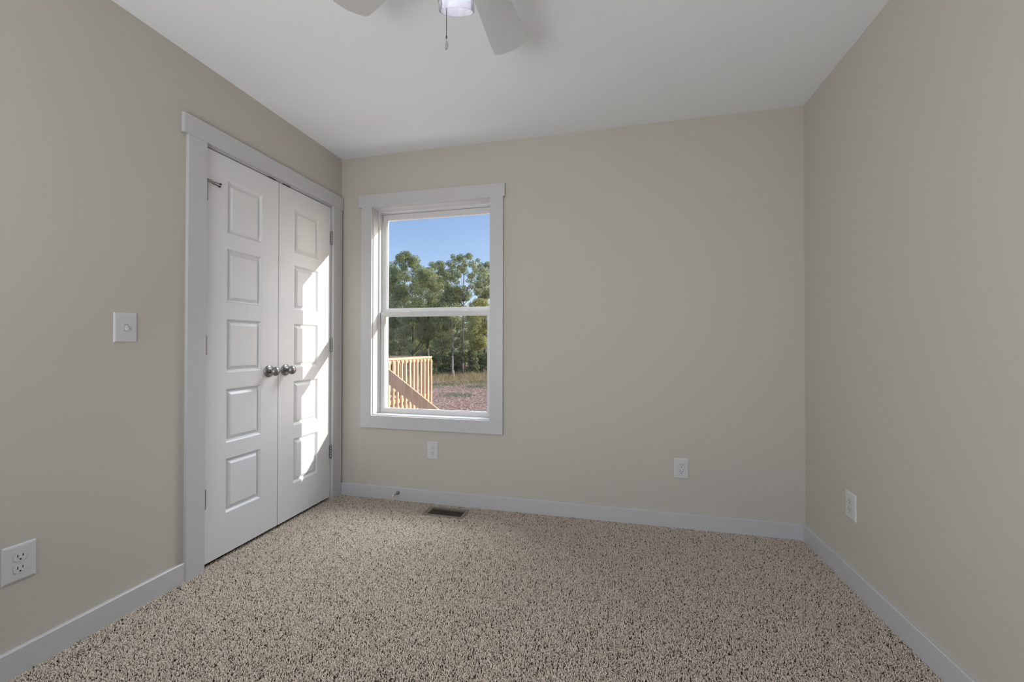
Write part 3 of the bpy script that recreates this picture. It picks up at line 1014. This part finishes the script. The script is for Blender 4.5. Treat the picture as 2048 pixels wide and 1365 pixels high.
# ---- leaves
def leaf_cloud(clumps, n, size, seed, up=0.35):
    """clumps: (x,y,z,rx,ry,rz) in tree coordinates; returns quads of single leaves"""
    rg = np.random.default_rng(seed)
    cl = np.array(clumps, float)
    vol = (cl[:, 3] * cl[:, 4] * cl[:, 5]) ** 0.75
    idx = rg.choice(len(cl), n, p=vol / vol.sum())
    d = rg.normal(size=(n, 3)); d /= np.linalg.norm(d, axis=1)[:, None]
    rr = rg.uniform(0.25, 1.0, n) ** 0.6
    c = cl[idx, :3] + d * cl[idx, 3:6] * rr[:, None]
    nm = d * 0.7 + rg.normal(size=(n, 3)) * 0.6 + np.array([0, 0, up])
    nm /= np.linalg.norm(nm, axis=1)[:, None]
    t = np.cross(nm, rg.normal(size=(n, 3))); t /= np.linalg.norm(t, axis=1)[:, None]
    b = np.cross(nm, t)
    s = size * rg.uniform(0.6, 1.3, n)[:, None]
    V = np.stack([c - t * s, c + b * s * 0.55, c + t * s, c - b * s * 0.55], 1)
    V[:, 1] += nm * s * 0.15; V[:, 3] += nm * s * 0.15
    F = np.arange(n * 4, dtype=np.int32)
    return V.reshape(-1, 3), F

def make_clumps(rg, r, h0, h1, n, cs_, squash=0.8, sparse=0.0):
    out = []
    for i in range(n):
        t = rg.uniform(0, 1)
        z = h0 + (h1 - h0) * t
        # crown profile
        w = r * max(0.15, 1.0 - (abs(t - 0.52) / 0.56) ** 2.6)
        a = rg.uniform(0, 6.283)
        rad = w * math.sqrt(rg.uniform(0.05, 1))
        s = cs_ * rg.uniform(0.6, 1.25)
        out.append((rad * math.cos(a), rad * math.sin(a), z, s, s, s * squash))
    return out

def build_tree(name, base, height, radius, crown0, n_clumps, clump, n_leaves, leaf, leaf_mat, bark_mat, trunk_r, seed, label, group, lean=(0, 0), branches=7, cat='tree'):
    rg = np.random.default_rng(seed)
    o = empty(name, base, label, cat, group)
    bm = B()
    top = Vector((lean[0], lean[1], height * 0.90))
    path = [Vector((0, 0, -0.3))]
    for i in range(1, 9):
        f = i / 8
        path.append(Vector((top.x * f + rg.normal(0, .04) * f, top.y * f + rg.normal(0, .04) * f, top.z * f)))
    tube(bm, path, [trunk_r * (1.25 if i == 0 else (1 - 0.85 * i / 8)) for i in range(9)], 9)
    cl = make_clumps(rg, radius, crown0, height, n_clumps, clump)
    cl = [(c[0] + lean[0] * c[2] / height, c[1] + lean[1] * c[2] / height, *c[2:]) for c in cl]
    sel = sorted(cl, key=lambda c: -math.hypot(c[0], c[1]))[:branches]
    for c in sel:
        f = max(0.25, min(0.85, (c[2] - 0.9) / (height * 0.9) - 0.10))
        st = Vector((top.x * f, top.y * f, top.z * f))
        en = Vector(c[:3])
        md = (st + en) / 2 + Vector((0, 0, -0.1))
        r = trunk_r * (1 - 0.8 * f) * 0.55
        tube(bm, [st, md, en], [r, r * 0.7, r * 0.25], 6)
    auto_smooth(obj('trunk', bm, bark_mat, o, local=True), 60)
    V, F = leaf_cloud(cl, n_leaves, leaf, seed + 100)
    np_mesh('foliage', V, F, 4, leaf_mat, o)
    return o

D0 = 30.0
def tree_at(px, top_py, depth, name, rpx, crown_py, ncl, clump, nl, leaf, lm, bk, tr_, seed, label, group='trees at the edge of the woods', lean=(0, 0), branches=7):
    base = on_ground(px, depth)
    hp = at(px, top_py, depth).z - base.z
    c0 = at(px, crown_py, depth).z - base.z
    r = rpx / FPX * depth
    return build_tree(name, base, hp, r, max(0.3, c0), ncl, clump, nl, leaf, lm, bk, tr_, seed, label, group, lean, branches)

LD, LO, LY, LB = M['leaf_dark'], M['leaf_olive'], M['leaf_yellow'], M['leaf_bush']
BK, BP = M['bark'], M['bark_pale']
tree_at(810, 508, 31, 'tree', 42, 690, 130, 0.40, 39900, 0.0475, LD, BP, 0.16, 21, 'tall dark green tree rising highest at the left of the window view')
tree_at(778, 528, 34.5, 'tree', 32, 700, 100, 0.42, 26600, 0.0528, LD, BP, 0.15, 22, 'dark green tree cut off by the window frame on the left')
tree_at(876, 524, 35, 'tree', 26, 620, 60, 0.38, 18050, 0.0495, LD, BK, 0.13, 23, 'dark green treetop in the middle, behind the olive tree')
tree_at(856, 538, 29, 'tree', 30, 690, 95, 0.38, 30400, 0.0436, LO, BK, 0.13, 24, 'olive green rounded tree in the middle of the woods edge')
tree_at(926, 511, 27.4, 'tree', 48, 600, 92, 0.24, 13500, 0.044, LD, BK, 0.085, 25, 'tall open-crowned tree with a dark straight trunk and sky through it', branches=20)
tree_at(970, 527, 31, 'tree', 26, 604, 80, 0.28, 14000, 0.046, LO, BK, 0.14, 26, 'green tree at the right edge of the window view', branches=12)
tree_at(905, 580, 27.5, 'tree', 24, 648, 46, 0.38, 15200, 0.0475, LO, BP, 0.075, 27, 'olive tree with a slim pale trunk, left of the dark straight trunk')
tree_at(958, 604, 28.5, 'tree', 25, 700, 60, 0.34, 19950, 0.0436, LY, BK, 0.07, 28, 'yellow-green tree at the right, below the open-crowned tree')
tree_at(886, 600, 28.3, 'tree', 24, 712, 60, 0.34, 17100, 0.0436, LO, BK, 0.07, 29, 'low olive tree just right of the deck railing')
tree_at(825, 610, 29, 'tree', 34, 740, 80, 0.36, 21850, 0.0449, LO, BK, 0.10, 30, 'low bushy olive tree behind the deck railing')
tree_at(786, 640, 30, 'tree', 26, 745, 60, 0.36, 15200, 0.0462, LD, BP, 0.10, 31, 'low dark tree at the left behind the deck railing')

# darker woods farther back close the view
proto = None
k = 0
for (px, top, dep) in ((760, 585, 40), (800, 600, 46), (838, 590, 52), (872, 605, 40), (905, 612, 46), (940, 622, 52), (972, 618, 40), (1005, 604, 46), (728, 590, 46)):
    base = on_ground(px, dep)
    if proto is None:
        hp = at(px, top, dep).z - base.z
        proto = build_tree('background_tree', base, hp, 1.9, 0.4, 110, 0.55, 17000, 0.075, LD, BK, 0.14, 55,
                           'dark tree deep in the woods behind the front row', 'trees deep in the woods')
        PH = hp
    else:
        c = copy_tree(proto)
        c.location = base
        s = (at(px, top, dep).z - base.z) / PH
        c.scale = (1.0, 1.0, s)
        c.rotation_euler = (0, 0, k * 1.7)
    k += 1

# bushes along the edge
bp0 = None
for i, (px, top, dep, rpx, lm, lab) in enumerate((
        (872, 708, 27.6, 13, LB, 'green bush right beside the end of the deck railing'),
        (893, 712, 27.9, 12, LB, 'green bush left of the wooden stake'),
        (914, 706, 28.3, 12, LB, 'green bush behind the wooden stake'),
        (943, 700, 28.2, 12, LB, 'bright green bush just right of the dark straight trunk'),
        (962, 705, 28.6, 13, LD, 'dark green bush second from the right window edge'),
        (982, 700, 28.8, 13, LB, 'green bush cut off by the right window edge'),
        (850, 712, 27.0, 14, LB, 'green bush hidden behind the deck railing'),
        (884, 700, 31.0, 17, LD, 'dark bush deep in the shade left of the slim pale trunk'),
        (904, 698, 31.5, 17, LD, 'dark bush deep in the shade behind the slim pale trunk'),
        (927, 697, 31.2, 17, LD, 'dark bush deep in the shade behind the dark straight trunk'),
        (952, 695, 31.6, 18, LD, 'dark bush deep in the shade below the yellow-green tree'),
        (978, 694, 32.0, 18, LD, 'dark bush deep in the shade at the right window edge'))):
    base = on_ground(px, dep)
    hp = at(px, top, dep).z - base.z
    rg = np.random.default_rng(70 + i)
    o = empty('bush', base, lab, 'bush', 'bushes along the grass')
    cl = make_clumps(rg, rpx / FPX * dep, 0.05, hp - 0.2, 26, 0.26)
    bm = B()
    for c in cl[:7]:
        tube(bm, [(0, 0, -0.1), (c[0] * .4, c[1] * .4, c[2] * .6), c[:3]], [0.03, 0.02, 0.008], 5)
    obj('stem', bm, BK, o, local=True)
    V, F = leaf_cloud(cl, 7500, 0.042, 170 + i)
    np_mesh('foliage', V, F, 4, lm, o)

# grass strip and straw
def blades(name, n, x0, x1, y0, y1, hmin, hmax, wd, mat, seed, cond=None, flat=False, ramp_h=False):
    rg = np.random.default_rng(seed)
    x = rg.uniform(x0, x1, n); y = rg.uniform(y0, y1, n)
    if cond is not None:
        kp = cond(x, y, rg); x, y = x[kp], y[kp]
    n = len(x)
    z = ground_z(x, y) + 0.005
    h = rg.uniform(hmin, hmax, n) * (np.clip((y - 17.0) / 8.0, 0.22, 1.0) if ramp_h else 1.0); a = rg.uniform(0, 6.283, n)
    V = np.zeros((n, 3, 3), np.float32)
    if flat:
        V[:, 0] = np.stack([x - np.cos(a) * h, y - np.sin(a) * h, z + .01], 1)
        V[:, 1] = np.stack([x + np.cos(a) * h, y + np.sin(a) * h, z + .03 + rg.uniform(0, .02, n)], 1)
        V[:, 2] = np.stack([x - np.sin(a) * wd, y + np.cos(a) * wd, z + rg.uniform(.01, .03, n)], 1)
    else:
        le = rg.normal(0, .12, (n, 2))
        V[:, 0] = np.stack([x - np.cos(a) * wd, y - np.sin(a) * wd, z - .03], 1)
        V[:, 1] = np.stack([x + np.cos(a) * wd, y + np.sin(a) * wd, z - .03], 1)
        V[:, 2] = np.stack([x + le[:, 0], y + le[:, 1], z + h], 1)
    return np_mesh(name, V.reshape(-1, 3), np.arange(n * 3), 3, mat)
tag(blades('dry_grass', 52000, -20, -4.5, 17.5, 30, 0.16, 0.46, 0.009, M['dry_grass'], 5, ramp_h=True,
           cond=lambda x, y, r: r.uniform(0, 1, len(x)) < np.clip((y - 18.5) / 6.0, 0.03, 1)), 'strip of tall dry grass along the edge of the woods', 'grass', kind='stuff')
def patch(x, y, rg):
    cs_ = [(-8.6, 20.5, 1.3, .9), (-6.4, 19.8, 0.8, .8), (-6.2, 16.2, .8, .7), (-8.8, 18.6, 1.0, .6), (-5.6, 21.5, 1.2, 1.0), (-7.3, 22.0, 1.2, .8)]
    f = np.zeros(len(x))
    for cx, cy, rx, ry in cs_:
        f = np.maximum(f, 1 - ((x - cx) / rx) ** 2 - ((y - cy) / ry) ** 2)
    return rg.uniform(0, .8, len(x)) < f
tag(blades('young_grass', 30000, -12, -4, 14, 23.5, 0.04, 0.14, 0.012, M['green_grass'], 6, cond=patch), 'patches of young green grass in the dirt yard', 'grass', kind='stuff')
tag(blades('straw', 60000, -12, -2.5, 10, 24, 0.02, 0.07, 0.010, M['straw'], 7, flat=True), 'loose straw scattered over the dirt yard', 'straw', kind='stuff')

sb = on_ground(908, 24.6)
bm = B(); box(bm, sb.x - 0.02, sb.x + 0.02, sb.y - 0.012, sb.y + 0.012, sb.z - 0.1, sb.z + 0.62, 0.002)
tag(obj('wooden_stake', bm, M['wood']), 'thin pale wooden stake standing in the dry grass', 'stake')

# ---- deck with guard railing and stair rail
ZTOP = 0.80
A0 = at(776, 0, 8.32); A0.z = 0
B0 = at(864.2, 0, 9.82); B0.z = 0
dr = (B0 - A0).normalized()
nr = Vector((dr.y, -dr.x, 0))                # outwards, towards the yard
A1 = A0 - dr * 1.2
deck = empty('deck', (A0.x - 1.5, A0.y, GZ), 'new pine deck platform outside the window', 'deck')
def quad_bm(pts, z0, z1):
    bm = B(); prism(bm, [(p.x, p.y) for p in pts], 'z', z0, z1); return bm
LEFT = Vector((-1, 0.0, 0))
c1, c2, c3, c4 = A1, B0, B0 + LEFT * 3.2, A1 + LEFT * 3.2
obj('decking', quad_bm([c1, c2, c3, c4], -0.27, -0.235), M['wood'], deck)
bm = quad_bm([c1, c2, c2 - nr * 0.04, c1 - nr * 0.04], -0.52, -0.27)
obj('rim_joist', bm, M['wood'], deck)
for p in (A1 + (B0 - A1) * 0.55, B0 - dr * 0.12 - nr * 0.12, B0 + LEFT * 2.9 - dr * 0.1):
    q = p - nr * 0.10
    bm = B(); box(bm, q.x - 0.045, q.x + 0.045, q.y - 0.045, q.y + 0.045, GZ - 0.2, -0.27); obj('post', bm, M['wood'], deck)

def guard(P, Q, nrm, label, z_low):
    """railing from P to Q: cap, upper rail, pickets with a slanted top, fixed to the outside"""
    d = (Q - P).normalized(); L = (Q - P).length
    g = empty('deck_railing', (P.x, P.y, -0.235), label, 'railing', 'railings of the deck')
    bm = quad_bm([P + nrm * 0.030, Q + nrm * 0.030, Q - nrm * 0.11, P - nrm * 0.11], ZTOP - 0.045, ZTOP); obj('cap_rail', bm, M['wood'], g)
    bm = quad_bm([P - nrm * 0.002, Q - nrm * 0.002, Q - nrm * 0.040, P - nrm * 0.040], ZTOP - 0.123, ZTOP - 0.034); obj('upper_rail', bm, M['wood'], g)
    bm = quad_bm([P - nrm * 0.002, Q - nrm * 0.002, Q - nrm * 0.040, P - nrm * 0.040], -0.16, -0.07); obj('lower_rail', bm, M['wood'], g)
    sp_ = 0.1395
    n = int(L / sp_)
    for i in range(n + 1):
        c = Q - d * (0.022 + i * sp_)
        s = 0.019
        p = [c - d * s, c + d * s]
        t = bmesh.new()
        zt_, zc_ = ZTOP - 0.046, ZTOP - 0.088
        a = [t.verts.new((p[0] + nrm * 0.0).to_tuple()[:2] + (z_low,)), t.verts.new((p[0] + nrm * 0.038).to_tuple()[:2] + (z_low,)),
             t.verts.new((p[0] + nrm * 0.038).to_tuple()[:2] + (zc_,)), t.verts.new((p[0]).to_tuple()[:2] + (zt_,))]
        b = [t.verts.new((p[1] + nrm * 0.0).to_tuple()[:2] + (z_low,)), t.verts.new((p[1] + nrm * 0.038).to_tuple()[:2] + (z_low,)),
             t.verts.new((p[1] + nrm * 0.038).to_tuple()[:2] + (zc_,)), t.verts.new((p[1]).to_tuple()[:2] + (zt_,))]
        t.faces.new(a); t.faces.new(b[::-1])
        for k_ in range(4): t.faces.new((a[k_], b[k_], b[(k_ + 1) % 4], a[(k_ + 1) % 4]))
        bm = B(); merge(bm, t)
        obj('picket', bm, M['wood'], g)
    for f in (0.02, 0.98):
        c = P + d * (L * f) - nrm * 0.085
        bm = quad_bm([c - d * 0.043 + nrm * 0.043, c + d * 0.043 + nrm * 0.043, c + d * 0.043 - nrm * 0.043, c - d * 0.043 - nrm * 0.043], -0.235, ZTOP - 0.034)
        obj('post', bm, M['wood'], g)
    return g
guard(A1, B0, nr, 'new pine deck railing with pickets running away beside the yard', -0.78)
guard(B0 + LEFT * 3.2 - nr * 0.05, B0 + LEFT * 0.06 - nr * 0.05, Vector((0, 1, 0)), 'far deck railing seen edge-on behind the pickets of the near one', -0.50)

# sloping stair rail in front of the railing
SD = 7.0
P1 = at(778, 740, SD)
P2h = at(875, 819, SD - 0.23 * 0.97)
dx = P2h.x - P1.x
slope = (P2h.z - P1.z) / dx
sr = empty('stair_rail', (P1.x, P1.y, GZ), 'wide sloping pine board of the deck stairs, in front of the railing', 'stair rail')
hv = 29.5 / FPX * SD
xa, xb = P1.x - 0.55, P2h.x + 0.45
za, zb = P1.z - slope * 0.9 , P2h.z + slope * 0.55
za = P1.z + slope * (xa - P1.x); zb = P1.z + slope * (xb - P1.x)
bm = B(); prism(bm, [(xa, za), (xb, zb), (xb, zb - hv), (xa, za - hv)], 'y', P1.y, P1.y + 0.038, 0.003)
obj('sloping_board', bm, M['wood'], sr)
for xx in (xa + 0.10, xb - 0.10):
    zz = P1.z + slope * (xx - P1.x)
    bm = B(); box(bm, xx - 0.045, xx + 0.045, P1.y + 0.038, P1.y + 0.128, GZ - 0.2, zz - 0.06); obj('post', bm, M['wood'], sr)

scene.frame_set(1)
